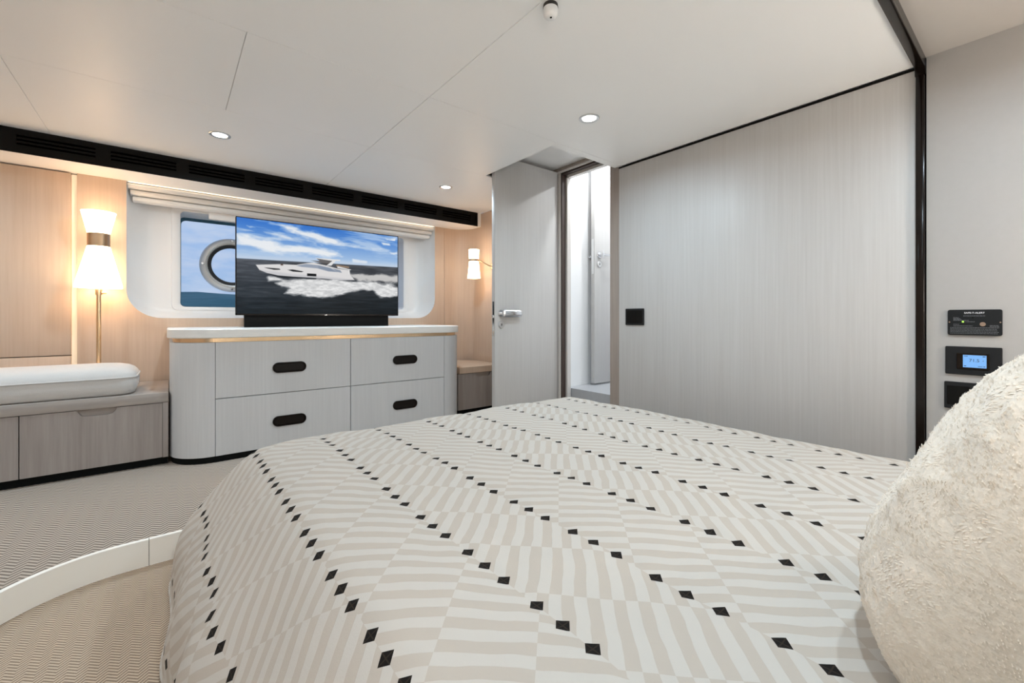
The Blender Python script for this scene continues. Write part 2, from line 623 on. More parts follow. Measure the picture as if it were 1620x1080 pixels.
# right wall (pale veneer), its dark shadow line and the bed-head section past the trim
wr = setting('wall_right', 'pale grey wood veneer wall to the right of the bed')
MB().box(XR, XR + .03, 0.345, 1.873, FL, CE - .010, bev=.002, seg=2).build('wall_panel', 'veneer_pale', wr)
MB().box(XR + .03, XR + .1, 0.30, 1.88, FL, CE + .01).build('backing', 'gap_dark', wr, smooth=0)
MB().box(XR - .001, XR + .03, 0.355, 1.874, CE - .009, CE - .0005).build('shadow_gap', 'black_matte', wr, smooth=0)
wb = MB().box(XR, XR + .1, YB, 0.318, FL, CE + .03).build('wall_right_bedhead', 'beige_leather', kind='structure', smooth=0)
wb['label'] = 'beige grey wall section with black control plates beside the pillow'
t3 = setting('trim_2', 'glossy black trim crossing the ceiling and running down beside the veneer wall')
MB().box(XL, XR - .012, 0.320, 0.352, CE - .012, CE + .035, bev=.003).build('ceiling_bar', 'black_gloss', t3)
MB().prism([(XR - .014, CE + .034), (XR - .014, CE - .012), (XR - .012, CE - .04), (XR + .02, CE - .04), (XR + .02, CE + .034)], 'xz', 0.320, 0.352).build('corner_piece', 'black_gloss', t3)
MB().box(XR - .012, XR + .02, 0.322, 0.350, FL, CE - .04, bev=.003).build('wall_bar', 'black_gloss', t3)

# far part of right wall, rounded corner, window wall in oak
wf = setting('wall_far', 'oak veneer wall around the window and behind the bench')
RC = (-0.224, 2.084)         # window recess left / right
RZ0 = CZ + 0.0               # recess bottom
RR = 0.19
U = [(-0.4575, PF), (2.19, PF), (2.19, SO), (RC[1], SO)]
for k in range(13):
    a = -PI / 2 * k / 12
    U.append((RC[1] - RR + RR * math.cos(a), RZ0 + RR + RR * math.sin(a)))
for k in range(13):
    a = -PI / 2 - PI / 2 * k / 12
    U.append((RC[0] + RR + RR * math.cos(a), RZ0 + RR + RR * math.sin(a)))
U += [(RC[0], SO), (-0.4575, SO)]
MB().prism(U, 'xz', YW, YW + .03).build('wall_panel', 'oak_wall', wf, smooth=35)
MB().box(XL, -0.485, YW - .012, YW + .03, CZ - .232, SO - .008, bev=.002).build('wall_panel', 'oak_wall', wf)
MB().box(XL, -0.485, YW - .012, YW + .03, PF, CZ - .237, bev=.002).build('wall_panel', 'oak_wall', wf)
MB().box(XL, XR + .1, YW + .031, YW + .06, PF, RZ0 - .02).box(XL, RC[0] - .01, YW + .031, YW + .06, RZ0 - .02, SO).box(RC[1] + .01, XR + .1, YW + .031, YW + .06, RZ0 - .02, SO).build('backing', 'gap_dark', wf, smooth=0)
cor = [(2.194, YW), (2.27, YW)]
for k in range(11):
    a = PI / 2 - PI / 2 * k / 10
    cor.append((2.27 + .18 * math.cos(a), YW - .18 + .18 * math.sin(a)))
cor += [(XR, 2.545), (XR + .03, 2.545), (XR + .03, YW + .03), (2.194, YW + .03)]
MB().prism(cor, 'xy', PF, CE - .002).build('corner_panel', 'oak_wall', wf, smooth=25)
led = MB().box(-0.484, -0.4585, YW + .022, YW + .030, CZ - .43, SO - .006).build('led_strip', 'led_warm')
tag(led, 'glowing warm light strip in the groove left of the standing lamp', 'light strip')

# left and rear walls (out of frame)
wl_ = MB().box(XL - .06, XL, YB, YW + .05, FL, CE + .05).build('wall_left', 'oak_wall', kind='structure', smooth=0)
wl_['label'] = 'oak veneer wall at the far left of the cabin'
wn = MB().box(XL, XR + .1, YB - .06, YB, FL, CE + .05).build('wall_near', 'beige_leather', kind='structure', smooth=0)
wn['label'] = 'beige padded wall behind the bed head'

# ------------------------------------------------------------------ window with moulded recess
wi = setting('window_1', 'white moulded window recess with rounded corners behind the television', (0.93, YW, RZ0))
n_ = 10
out0 = rrect(RC[0], RC[1], RZ0, SO + .02, (RR, RR, .01, .01), n_)
rings = []
YG, YH = 4.05, 4.30
DEP, INS = YG - YW, 0.13
for k in range(11):
    a = PI / 2 * k / 10
    d_in = INS * (1 - math.cos(a))
    r_ = (max(.06, RR - d_in),) * 2 + (.008, .008)
    o_ = rrect(RC[0] + d_in, RC[1] - d_in, RZ0 + d_in * .55, SO + .02, r_, n_)
    rings.append([(p[0], YW + .002 + DEP * math.sin(a), p[1]) for p in o_])
WX0, WX1, WZ0, WZ1 = 0.065, 1.838, CZ + .085, CZ + .80
rings.append([(p[0], YG, p[1]) for p in rrect(0.012, 1.89, CZ + .055, CZ + .85, .045, n_)])
MB().loft(rings, caps=False).build('recess', 'white_liner', wi, smooth=40)
fr_ = rrect(0.012, 1.89, CZ + .055, CZ + .85, .045, n_)
hole = rrect(WX0, WX1, WZ0, WZ1, .03, n_)
rings = [[(p[0], YG + .001, p[1]) for p in fr_], [(p[0], YG - .008, p[1]) for p in inset(fr_, .004)], [(p[0], YG - .008, p[1]) for p in inset(hole, -.006)],
         [(p[0], YG - .003, p[1]) for p in hole], [(p[0], YH - .004, p[1]) for p in hole]]
MB().loft(rings, caps=False).build('frame', 'white_liner', wi, smooth=40)
g0 = rrect(WX0 - .03, WX1 + .03, WZ0 - .03, WZ1 + .03, .04, n_)
g1 = rrect(WX0 + .008, WX1 - .008, WZ0 + .008, WZ1 - .022, .035, n_)
MB().loft([[(p[0], YH + .012, p[1]) for p in g0], [(p[0], YH - .004, p[1]) for p in g0], [(p[0], YH - .006, p[1]) for p in g1], [(p[0], YH + .012, p[1]) for p in g1]], caps=False, closed=True).build('gasket', 'gasket_teal', wi, smooth=40)
MB().prism(g0, 'xz', YH + .001, YH + .007).build('pane', 'clear_glass', wi, smooth=0)
PX, PZ, PR = 0.412, CZ + .442, 0.224
ring = MB().lathe([(.150, .0), (.150, -.012), (.158, -.022), (.178, -.027), (.183, -.023), (.187, -.026), (.205, -.022), (.220, -.010), (.224, .0)], (PX, YH, PZ), 'y', 56, caps=False).build('porthole_ring', 'ring_steel', wi, smooth=30, label='polished steel porthole ring on the window glass')
MB().lathe([(.143, .0), (.143, -.018), (.146, -.028), (.166, -.032), (.171, -.022), (.171, 0)], (PX, YH, PZ), 'y', 56, caps=False).build('gasket', 'rubber_black', ring, smooth=30, label='black rubber gasket of the porthole')
for a in (PI, PI / 2, 0, -PI / 2):
    MB().lathe([(.0001, -.036), (.008, -.036), (.010, -.032), (.010, -.012)], (PX + .203 * math.cos(a), YH, PZ + .203 * math.sin(a)), 'y', 12).build('screw', 'steel_soft', ring)

# folded blind above the window
bl = thing('roman_blind', 'white folded fabric blind stacked in three tiers above the window', 'blind', (0.93, 3.93, SO - .12))
for k in range(3):
    z1 = SO - .006 - k * .037
    y0 = 3.862 + k * .024
    prof = [(y0 + .07, z1), (y0 + .012, z1 - .001), (y0 + .002, z1 - .008), (y0, z1 - .018), (y0 + .003, z1 - .028), (y0 + .012, z1 - .032), (y0 + .08, z1 - .032)]
    xa, xb = RC[0] + .004 + k * .012, RC[1] - .004 - k * .012
    MB().loft([[(xa, p[0], p[1]) for p in prof], [(xb, p[0], p[1]) for p in prof]]).build('fold', 'linen_white', bl, smooth=50)
MB().box(0.235, 1.62, 3.985, 4.012, SO - .165, SO - .112, bev=.004).build('bottom_rail', 'white_liner', bl)
ln = MB().box(RC[0] + .01, RC[1] - .01, 3.857, 3.860, SO - .0045, SO - .002).build('led_strip', 'led_line')
tag(ln, 'thin warm light line running along the top of the blind', 'light strip')

# sea beyond the window
mb = MB()
nx, ny = 60, 36
vv_ = []
for j in range(ny + 1):
    yy = 6 + 36 * (j / ny)
    row = []
    for i in range(nx + 1):
        xx = -14 + 50 * i / nx
        q = (yy - 6) / 20
        hgt = -0.6 + 2.75 * (q * q * (3 - 2 * q) if q < 1 else 1 - min(1, (yy - 26) / 16) ** 2 * .8)
        hgt += 0.05 * math.sin(xx * 1.7 + yy * .8) * min(1, q + .3) + 0.03 * math.sin(xx * .9 - yy * 2.1)
        row.append(mb.bm.verts.new((xx, yy, hgt)))
    vv_.append(row)
for j in range(ny):
    for i in range(nx):
        mb.face([vv_[j][i], vv_[j][i + 1], vv_[j + 1][i + 1], vv_[j + 1][i]])
sea = mb.build('sea', 'sea_water', kind='stuff', smooth=180)
tag(sea, 'strip of dark blue sea seen low through the window', 'sea')

# ------------------------------------------------------------------ black vent fascia
ve = thing('vent_fascia', 'long matte black fascia with slotted air vents below the ceiling edge', 'air vent', (0.35, YV, SO))
VX0, VX1 = XL, 2.405
zs = [CE - .034, CE - .046, CE - .056, CE - .068, CE - .078, CE - .090]
mb = MB()
mb.box(VX0, VX1, YV - .010, YV + .0, CE - .034, CE - .001).box(VX0, VX1, YV - .010, YV, SO - .002, CE - .090)
grp = []
x = -0.661 - 0.3815 * 3
xs = VX0
while x < VX1:
    if x > VX0:
        grp.append((x, min(x + .316, VX1 - .03)))
    x += 0.3815
prev = VX0
for a, b_ in grp:
    mb.box(prev, a, YV - .010, YV, CE - .090, CE - .034)
    prev = b_
mb.box(prev, VX1, YV - .010, YV, CE - .090, CE - .034)
mb.build('fascia', 'black_matte', ve, smooth=0)
MB().box(VX0, VX1, YV - .0015, YV, SO, CE - .001).build('back_plate', 'slot_dark', ve, smooth=0)
for a, b_ in grp:
    for (zt, zb) in ((CE - .046, CE - .056), (CE - .068, CE - .078)):
        MB().box(a, b_, YV - .009, YV - .001, zb, zt).build('slat', 'black_matte', ve, smooth=0)

# ------------------------------------------------------------------ ceiling downlights and detector
lights = [(0.227, 2.968, 'round ceiling downlight above the left end of the dresser'),
          (1.733, 3.02, 'round ceiling downlight near the wall lamp and vent end'),
          (1.725, 1.51, 'round ceiling downlight nearest the doorway pocket'),
          (0.50, 0.05, 'unseen ceiling downlight added over the left side of the bed'),  # this one and those below are added out of view to brighten the cabin
          (-1.15, 2.968, 'unseen ceiling downlight added over the far left of the bench'),
          (-1.15, 1.51, 'unseen ceiling downlight added over the left floor'),
          (1.60, 0.05, 'unseen ceiling downlight added over the right side of the bed head'),
          (-1.15, -0.05, 'unseen ceiling downlight added at the near left')]
for x, y, lab in lights:
    z = CE if y > .33 else CE + .03
    d = thing('downlight', lab, 'ceiling light', (x, y, z), 'recessed ceiling downlights')
    MB().lathe([(.053, 0), (.053, -.003), (.050, -.005), (.040, -.004), (.036, -.001), (.036, .004)], (x, y, z), 'z', 32, caps=False).build('rim', 'steel_soft', d)
    MB().lathe([(.037, -.0005), (.037, -.0015), (.001, -.0018)], (x, y, z), 'z', 24).build('lens', 'lens_lit', d)
    la = bpy.data.lights.new('downlight_lamp', 'AREA')
    la.shape = 'DISK'
    la.size = 0.066
    la.energy = DOWN_W
    la.color = DOWN_COL
    la.spread = math.radians(165)
    lo = bpy.data.objects.new('lamp', la)
    COL.objects.link(lo)
    lo.parent = d
    lo.location = (0, 0, -.004)
DT = (1.0, 1.045, CE)
de = thing('smoke_detector', 'small white domed sensor on the ceiling at the top edge', 'detector', DT)
MB().lathe([(.024, 0), (.0255, -.010), (.024, -.012)], DT, 'z', 28).build('collar', 'gap_dark', de)
MB().lathe([(.0245, -.012), (.025, -.022), (.023, -.034), (.018, -.042), (.010, -.046), (.001, -.047)], DT, 'z', 28).build('dome', 'white_wall', de, smooth=60)
MB().lathe([(.0035, -.046), (.0035, -.0475), (.0005, -.048)], (DT[0] - .004, DT[1] - .006, CE), 'z', 12).build('sensor_eye', 'black_matte', de)

# ------------------------------------------------------------------ doorway, cabin door, passage
dw = setting('trim_3', 'pale door frame with dark gasket around the open doorway', (DX, DY0, FL))
DT_ = CZ + 1.175               # opening height
MB().box(DX, DX + .05, 1.86, DY0, FL, NZ - .001, bev=.002).build('right_jamb', 'frame_brown', dw)
MB().box(DX, DX + .05, DY1, 2.545, FL, DT_ + .002, bev=.002).build('left_jamb', 'frame_pale', dw)
MB().box(DX, DX + .05, DY0, 2.60, DT_, NZ - .001, bev=.002).build('header', 'frame_brown', dw)
MB().box(DX - .012, DX, DY0, 2.545, DT_ - .002, DT_ + .012).build('header_lip', 'frame_pale', dw, smooth=0)
MB().box(DX + .004, DX + .046, DY1 - .012, DY1, FL, DT_).box(DX + .004, DX + .046, DY0, DY1, DT_ - .014, DT_).build('gasket', 'gasket_brown', dw, smooth=0)
MB().box(DX + .05, DX + .09, DY1 - .028, DY1 + .02, FL, DT_ - .014).box(DX + .05, DX + .09, DY0 - .02, DY1, DT_ - .034, DT_ - .014).build('stop', 'frame_pale', dw, smooth=0)


def lever(parent, cx, cy, cz, ln_=0.17, hgt=.026):
    """round rose, neck and a wide half-round lever pointing +X on a face at y = cy that faces -Y"""
    MB().lathe([(.027, 0), (.027, -.007), (.024, -.010), (.001, -.010)], (cx, cy, cz), 'y', 28).build('rose', 'chrome', parent)
    h = MB()
    h.lathe([(.012, -.008), (.012, -.045)], (cx, cy, cz), 'y', 16)
    pl = rrect(cx - .012, cx + ln_, cz - hgt, cz + hgt, (.012, hgt * .9, hgt * .9, .012), 8)
    h.loft([[(p[0], cy - .036, p[1]) for p in pl], [(p[0], cy - .046, p[1]) for p in pl], [(p[0], cy - .052, p[1]) for p in inset(pl, .006)], [(p[0], cy - .055, p[1]) for p in inset(pl, .014)]])
    h.build('lever', 'chrome', parent, smooth=40)


def cylinder_lock(parent, cx, cy, cz):
    MB().lathe([(.026, 0), (.026, -.005), (.023, -.008), (.012, -.008), (.012, -.006), (.001, -.006)], (cx, cy, cz), 'y', 28).build('lock_rose', 'steel_soft', parent)
    MB().box(cx - .003, cx + .003, cy - .0075, cy - .005, cz - .008, cz + .008).build('keyhole', 'gap_dark', parent, smooth=0)


LY0, LY1 = 2.50, 2.54
d1_ = setting('door_1', 'pale veneer cabin door standing open with chrome lever handle', (DX, LY0, FL))
MB().box(1.840, DX - .012, LY0, LY1, PF + .01, CZ + 1.185, bev=.002).build('leaf', 'veneer_pale', d1_)
MB().box(1.8385, 1.841, LY0 + .010, LY1 - .010, CZ - .13, CZ + .12).build('latch_plate', 'chrome', d1_, smooth=0)
MB().box(1.828, 1.841, LY0 + .013, LY1 - .013, CZ + .0, CZ + .022, bev=.002).build('latch_bolt', 'chrome', d1_)
lever(d1_, 1.892, LY0, CZ + .034, .165, .026)
cylinder_lock(d1_, 1.895, LY0, CZ - .048)
for zh in (0.45, 1.25, 1.95):
    MB().lathe([(.007, -.05), (.007, .05)], (DX - .008, LY1 + .008, zh), 'z', 12).build('hinge', 'steel_soft', d1_)

# passage beyond the doorway
HF = CZ - .575
hall = setting('wall_passage', 'bright white walls of the passage seen through the doorway', (3.2, 2.0, HF))
MB().prism([(DX + .09, 2.52), (2.90, 2.52)] + [(2.90 + .06 * math.sin(PI / 2 * k / 6), 2.58 - .06 * math.cos(PI / 2 * k / 6)) for k in range(1, 7)] + [(2.96, 3.2), (DX + .09, 3.2)], 'xy', HF, CZ + 1.55).build('side_wall', 'white_wall', hall, smooth=30)
MB().box(4.2, 4.25, 1.2, 3.3, HF, CZ + 1.55).build('end_wall', 'white_wall', hall, smooth=0)
MB().box(DX + .05, 4.25, 1.15, 1.2, HF, CZ + 1.55).build('side_wall', 'white_wall', hall, smooth=0)
MB().box(2.96, 4.25, 3.2, 3.25, HF, CZ + 1.55).build('end_wall', 'white_wall', hall, smooth=0)
MB().box(DX + .0505, DX + .09, 1.15, DY0 - .02, FL, CZ + 1.55).box(DX + .0505, DX + .09, DY1 + .02, 2.52, FL, CZ + 1.55).box(DX + .0505, DX + .09, DY0 - .02, DY1 + .02, DT_ - .014, CZ + 1.55).build('side_wall', 'white_wall', hall, smooth=0)
hc = MB().box(DX + .05, 4.25, 1.15, 3.25, CZ + 1.55, CZ + 1.6).build('ceiling_passage', 'white_wall', kind='structure', smooth=0)
hc['label'] = 'white ceiling of the passage beyond the doorway'
hf = MB().box(DX + .10, 4.25, 1.15, 3.25, FL, HF).build('floor_passage', 'hall_floor', kind='structure', smooth=0)
hf['label'] = 'raised grey floor of the passage beyond the doorway'
d2_ = setting('door_2', 'second pale door ajar in the bright passage with chrome handle', (3.4, 2.45, HF))
MB().box(2.845, 3.48, 2.430, 2.470, HF + .015, CZ + 1.45, bev=.002).build('leaf', 'veneer_pale', d2_)
MB().box(2.8435, 2.846, 2.440, 2.460, CZ + .38, CZ + .68).build('latch_plate', 'steel_soft', d2_, smooth=0)
lever(d2_, 2.905, 2.430, CZ + .545, .14, .010)
cylinder_lock(d2_, 2.905, 2.430, CZ + .465)
MB().lathe([(.022, 0), (.022, .010), (.010, .014), (.010, .035), (.020, .040), (.020, .060), (.001, .062)], (2.885, 2.470, CZ + .535), 'y', 20).build('knob', 'chrome', d2_)
for x, y in ((2.75, 2.15), (3.3, 1.8)):
    d = thing('passage_light', 'round light in the passage ceiling ' + ('just past the doorway' if x < 3 else 'deeper inside'), 'ceiling light', (x, y, CZ + 1.55), 'passage ceiling lights')
    MB().lathe([(.055, 0), (.055, -.004), (.001, -.005)], (x, y, CZ + 1.55), 'z', 24).build('lens', 'lens_lit', d)
    la = bpy.data.lights.new('passage_lamp', 'AREA')
    la.shape = 'DISK'
    la.size = 0.10
    la.energy = HALL_W
    la.color = (0.95, 0.98, 1.0)
    lo = bpy.data.objects.new('lamp', la)
    COL.objects.link(lo)
    lo.parent = d
    lo.location = (0, 0, -.008)

# ------------------------------------------------------------------ dresser
DR0, DR1, DF, RD = 0.0, 1.952, 3.06, 0.21
dr = thing('dresser', 'pale grey dresser with rounded ends and four drawers under the television', 'dresser', (0.98, 3.45, PF))


def arc(cx, cy, r, a0, a1, n=12):
    return [(cx + r * math.cos(a0 + (a1 - a0) * k / n), cy + r * math.sin(a0 + (a1 - a0) * k / n)) for k in range(n + 1)]


def dresser_plan(d, yb=YW - .002):
    """front outline offset inwards by d"""
    r = RD - d
    return arc(DR0 + RD, DF + RD, r, PI, 1.5 * PI) + arc(DR1 - RD, DF + RD, r, 1.5 * PI, 2 * PI) + [(DR1 - d, yb), (DR0 + d, yb)]


ZT, ZM, ZB_ = CZ - .144, CZ - .4766, CZ - .813
MB().prism(dresser_plan(.021), 'xy', ZB_, CZ - .119).build('carcass', 'gap_dark', dr, smooth=30)
MB().prism(dresser_plan(.016), 'xy', ZT + .001, CZ - .118).build('brass_band', 'brass', dr, smooth=30, label='brass strip below the countertop')
MB().prism(dresser_plan(.010), 'xy', PF, ZB_ - .001).build('plinth', 'plinth_black', dr, smooth=30)
lft = arc(DR0 + RD, DF + RD, RD, PI, 1.5 * PI) + list(reversed(arc(DR0 + RD, DF + RD, RD - .02, PI, 1.5 * PI))) + [(DR0 + .02, YW - .003), (DR0, YW - .003)]
MB().prism(lft, 'xy', ZB_, ZT, bev=.0015).build('end_panel', 'veneer_grey', dr, smooth=30)
rgt = arc(DR1 - RD, DF + RD, RD, 1.5 * PI, 2 * PI) + [(DR1, YW - .003), (DR1 - .02, YW - .003)] + list(reversed(arc(DR1 - RD, DF + RD, RD - .02, 1.5 * PI, 2 * PI)))
MB().prism(rgt, 'xy', ZB_, ZT, bev=.0015).build('end_panel', 'veneer_grey', dr, smooth=30)
XM = 0.995
for (xa, xb, hx) in ((DR0 + RD, XM, .607), (XM, DR1 - RD, 1.402)):
    for (za, zb, hz) in ((ZM, ZT, CZ - .315), (ZB_, ZM, CZ - .655)):
        dd = MB().box(xa + .002, xb - .002, DF, DF + .02, za + (.002 if za > .3 else 0), zb - (.002 if zb < .6 else 0), bev=.0012, seg=1).build('drawer', 'veneer_grey', dr)
        o1 = rrect(hx - .098, hx + .098, hz - .033, hz + .033, .0325, 10)
        o2 = inset(o1, .006)
        o3 = inset(o1, .010)
        MB().loft([[(p[0], DF - .0005, p[1]) for p in o1], [(p[0], DF - .008, p[1]) for p in o1], [(p[0], DF - .010, p[1]) for p in inset(o1, .002)], [(p[0], DF - .010, p[1]) for p in o2],
                   [(p[0], DF - .002, p[1]) for p in o3]]).build('handle', 'black_gloss', dd, smooth=30, label='black capsule shaped recessed pull')
ct = dresser_plan(-.012)
MB_ct = MB().prism(ct, 'xy', CZ - .118, CZ - .064, bev=.004).build('countertop', 'counter_white', smooth=35)
tag(MB_ct, 'white solid countertop with rounded ends on the dresser', 'countertop')

# ------------------------------------------------------------------ television
tv = thing('television', 'flat television showing a motor yacht at sea on the dresser', 'television', (0.936, 3.46, CZ - .064))
TX0, TX1, TZ0, TZ1, TY = 0.3527, 1.5185, CZ + .0200, CZ + .6935, 3.45
MB().box(TX0, TX1, TY + .003, TY + .035, TZ0, TZ1, bev=.004).build('housing', 'black_matte', tv)
MB().box(TX0, TX1, TY, TY + .004, TZ0, TZ0 + .011).box(TX0, TX1, TY, TY + .004, TZ1 - .005, TZ1).box(TX0, TX0 + .005, TY, TY + .004, TZ0, TZ1).box(TX1 - .005, TX1, TY, TY + .004, TZ0, TZ1).build('bezel', 'black_gloss', tv, smooth=0)
MB().box(0.405, 1.435, TY + .008, TY + .055, CZ - .064, TZ0 + .002, bev=.002).build('stand', 'black_matte', tv)
MB().box(0.925, 0.942, TY - .002, TY + .002, TZ0 + .001, TZ0 + .006).build('badge', 'steel_soft', tv, smooth=0)

SX0, SX1, SZ0, SZ1 = TX0 + .005, TX1 - .005, TZ0 + .011, TZ1 - .005
NU, NV = 440, 254
uu_, vv2 = np.meshgrid(np.linspace(0, 1, NU), np.linspace(0, 1, NV))
rng = np.random.default_rng(3)


def vnoise(u, v, fx, fy, seed):
    r = np.random.default_rng(seed)
    gx, gy = int(fx * 2) + 3, int(fy * 2) + 3
    G = r.random((gy, gx))
    x, y = u * fx, v * fy
    xi, yi = np.clip(np.floor(x).astype(int), 0, gx - 2), np.clip(np.floor(y).astype(int), 0, gy - 2)
    a, b_ = x - xi, y - yi
    a, b_ = a * a * (3 - 2 * a), b_ * b_ * (3 - 2 * b_)
    return (G[yi, xi] * (1 - a) + G[yi, xi + 1] * a) * (1 - b_) + (G[yi + 1, xi] * (1 - a) + G[yi + 1, xi + 1] * a) * b_


def fbm(u, v, fx, fy, seed, o=4):
    s_, w_, t_ = 0, .5, 0
    for k in range(o):
        s_ = s_ + w_ * vnoise(u, v, fx * 2 ** k, fy * 2 ** k, seed + k)
        t_ += w_
        w_ *= .55
    return s_ / t_


def seg_dist(u, v, poly):
    """signed distance (positive inside) to polygon, u stretched to the picture's aspect"""
    A = 1.75
    d = np.full(u.shape, 9.0)
    ins = np.zeros(u.shape, bool)
    n = len(poly)
    for i in range(n):
        x1, y1 = poly[i][0] * A, poly[i][1]
        x2, y2 = poly[(i + 1) % n][0] * A, poly[(i + 1) % n][1]
        px, py = u * A - x1, v - y1
        ex, ey = x2 - x1, y2 - y1
        t_ = np.clip((px * ex + py * ey) / (ex * ex + ey * ey + 1e-12), 0, 1)
        d = np.minimum(d, np.hypot(px - t_ * ex, py - t_ * ey))
        c_ = ((y1 > v) != (y2 > v)) & (u * A < (x2 - x1) * (v - y1) / (y2 - y1 + 1e-12) + x1)
        ins ^= c_
    return np.where(ins, d, -d)


IMG = np.zeros((NV, NU, 3))


def lay(col, alpha):
    global IMG
    IMG = IMG * (1 - alpha[..., None]) + np.array(col)[None, None, :] * alpha[..., None]


def poly(col, pts, soft=.004, a=1.0):
    lay(col, a * np.clip(seg_dist(uu_, vv2, pts) / soft + .5, 0, 1))


hz = .577 + .034 * uu_
skyt = np.clip((vv2 - hz) / .40, 0, 1)[..., None]
IMG = (1 - skyt) * np.array([178, 203, 232]) + skyt * np.array([52, 116, 204])
wu = uu_ + .02 * (fbm(uu_, vv2, 9, 9, 60) - .5)
wv_ = vv2 + .05 * (fbm(uu_, vv2, 9, 12, 70) - .5)
CL = [([(0.0, 0.81), (0.082, 0.806), (0.201, 0.77), (0.301, 0.758), (0.393, 0.744), (0.502, 0.744), (0.573, 0.717), (0.603, 0.675), (0.53, 0.67), (0.433, 0.687), (0.34, 0.671), (0.232, 0.672), (0.141, 0.674), (0.053, 0.706), (0.0, 0.731)], .05, .95),
      ([(0.177, 0.986), (0.276, 0.995), (0.353, 0.951), (0.461, 0.924), (0.573, 0.883), (0.723, 0.824), (0.603, 0.815), (0.495, 0.827), (0.393, 0.852), (0.301, 0.902), (0.226, 0.959)], .05, .95),
      ([(0.135, 0.889), (0.213, 0.882), (0.301, 0.839), (0.393, 0.833), (0.433, 0.803), (0.327, 0.807), (0.213, 0.833), (0.159, 0.864)], .05, .8),
      ([(0.673, 0.666), (0.773, 0.661), (0.773, 0.63), (0.677, 0.633)], .02, .8), ([(0.903, 0.971), (0.991, 0.997), (0.983, 0.952), (0.915, 0.945)], .02, .95),
      ([(0.886, 0.907), (0.94, 0.907), (0.949, 0.876), (0.899, 0.878)], .02, .85), ([(0.048, 0.934), (0.076, 0.935), (0.1, 0.917), (0.065, 0.911)], .02, .8),
      ([(0.94, .79), (1.0, .80), (1.0, .77), (.95, .765)], .02, .8), ([(.80, .83), (.88, .85), (.90, .82), (.82, .80)], .03, .5), ([(.02, .88), (.06, .89), (.09, .87), (.04, .865)], .02, .7)]
cn = fbm(uu_ + .3 * vv2, vv2, 14, 22, 11)
for pts, soft, al in CL:
    sd = seg_dist(wu, wv_, pts)
    lay([240, 242, 244], al * np.clip(sd / soft + .45 + 1.6 * (cn - .5), 0, 1))
wisp = np.clip((fbm(uu_ * .8 + vv2 * .9, vv2 * 1.0, 5, 16, 33) - .52) * 3.2, 0, .55)
lay([228, 236, 244], wisp * np.clip((vv2 - hz) * 6, 0, 1))
lay([205, 216, 230], np.clip(1 - (vv2 - hz) / .06, 0, 1) * .7 * (vv2 > hz))
# sea
sn = fbm(uu_, vv2, 10, 60, 21)
depth = np.clip((hz - vv2) / .6, 0, 1)[..., None]
SEA = (1 - depth) * np.array([74, 76, 82]) + depth * np.array([8, 15, 20])
SEA = SEA + (sn[..., None] - .5) * 70 * (1 - .5 * depth)
SEA = SEA + np.clip(1 - np.abs(uu_ - .08) / .5, 0, 1)[..., None] * np.array([8, 10, 12])
sa = np.clip((hz - vv2) / .008, 0, 1)[..., None]
IMG = IMG * (1 - sa) + SEA * sa
# wakes
wn_ = fbm(uu_, vv2, 22, 34, 44)
wk = [(0.162, 0.4), (0.201, 0.407), (0.244, 0.378), (0.393, 0.41), (0.603, 0.402), (0.793, 0.407), (1.02, 0.369), (1.02, 0.239), (0.882, 0.222), (0.841, 0.25), (0.809, 0.297), (0.754, 0.303), (0.662, 0.259), (0.559, 0.226), (0.481, 0.186), (0.406, 0.194), (0.353, 0.213), (0.257, 0.215), (0.288, 0.277), (0.244, 0.298), (0.201, 0.335), (0.232, 0.359), (0.165, 0.358)]
w2 = [(0.658, 0.488), (0.793, 0.494), (1.02, 0.504), (1.02, 0.412), (0.874, 0.401), (0.715, 0.42), (0.685, 0.444)]
sd = seg_dist(wu, wv_, wk)
lay([236, 236, 236], np.clip(sd / .03 + .5 + 1.3 * (wn_ - .5), 0, 1) * (.70 + .42 * np.clip(fbm(uu_, vv2, 40, 60, 91), 0, 1)).clip(0, 1))
sd = seg_dist(wu, wv_, w2)
lay([214, 212, 210], np.clip(sd / .03 + .4 + 1.6 * (wn_ - .5), 0, 1) * .9)
# yacht
poly([30, 34, 40], [(0.159, 0.438), (0.219, 0.421), (0.301, 0.415), (0.44, .412), (.44, .400), (0.251, 0.392), (0.201, 0.404)])
poly([222, 220, 220], [(0.098, 0.518), (0.159, 0.53), (0.238, 0.544), (0.32, 0.547), (0.386, 0.577), (0.426, 0.588), (0.461, 0.575), (0.509, 0.562), (0.573, 0.538), (0.654, 0.528), (0.658, 0.475), (0.688, 0.414), (0.603, 0.406), (0.44, 0.415), (0.301, 0.415), (0.219, 0.419), (0.159, 0.438), (0.117, 0.467)])
poly([190, 190, 196], [(0.117, 0.467), (0.159, 0.438), (0.219, 0.419), (0.301, 0.415), (0.44, 0.415), (0.603, 0.406), (.688, .414), (.60, .425), (.44, .440), (.30, .442), (.20, .458)], .02, .6)
poly([72, 62, 56], [(0.406, 0.61), (0.495, 0.58), (0.516, 0.58), (0.552, 0.625), (0.44, 0.639), (0.461, 0.611)], a=.75)
poly([228, 228, 228], [(0.433, 0.644), (0.592, 0.644), (0.592, 0.628), (0.563, 0.624), (0.534, 0.566), (0.504, 0.565), (0.541, 0.623), (0.44, 0.637)])
poly([150, 160, 176], [(0.32, 0.539), (0.379, 0.566), (0.461, 0.56), (0.53, 0.539), (0.577, 0.496), (0.516, 0.497), (0.447, 0.524), (0.353, 0.528)])
poly([130, 142, 160], [(.45, .555), (.525, .536), (.572, .498), (.52, .5), (.455, .527)], .01, .8)
poly([140, 150, 166], [(0.541, 0.536), (0.592, 0.52), (0.603, 0.491), (0.573, 0.498)])
poly([150, 128, 108], [(0.566, 0.582), (0.651, 0.57), (0.651, 0.553), (0.566, 0.561)])
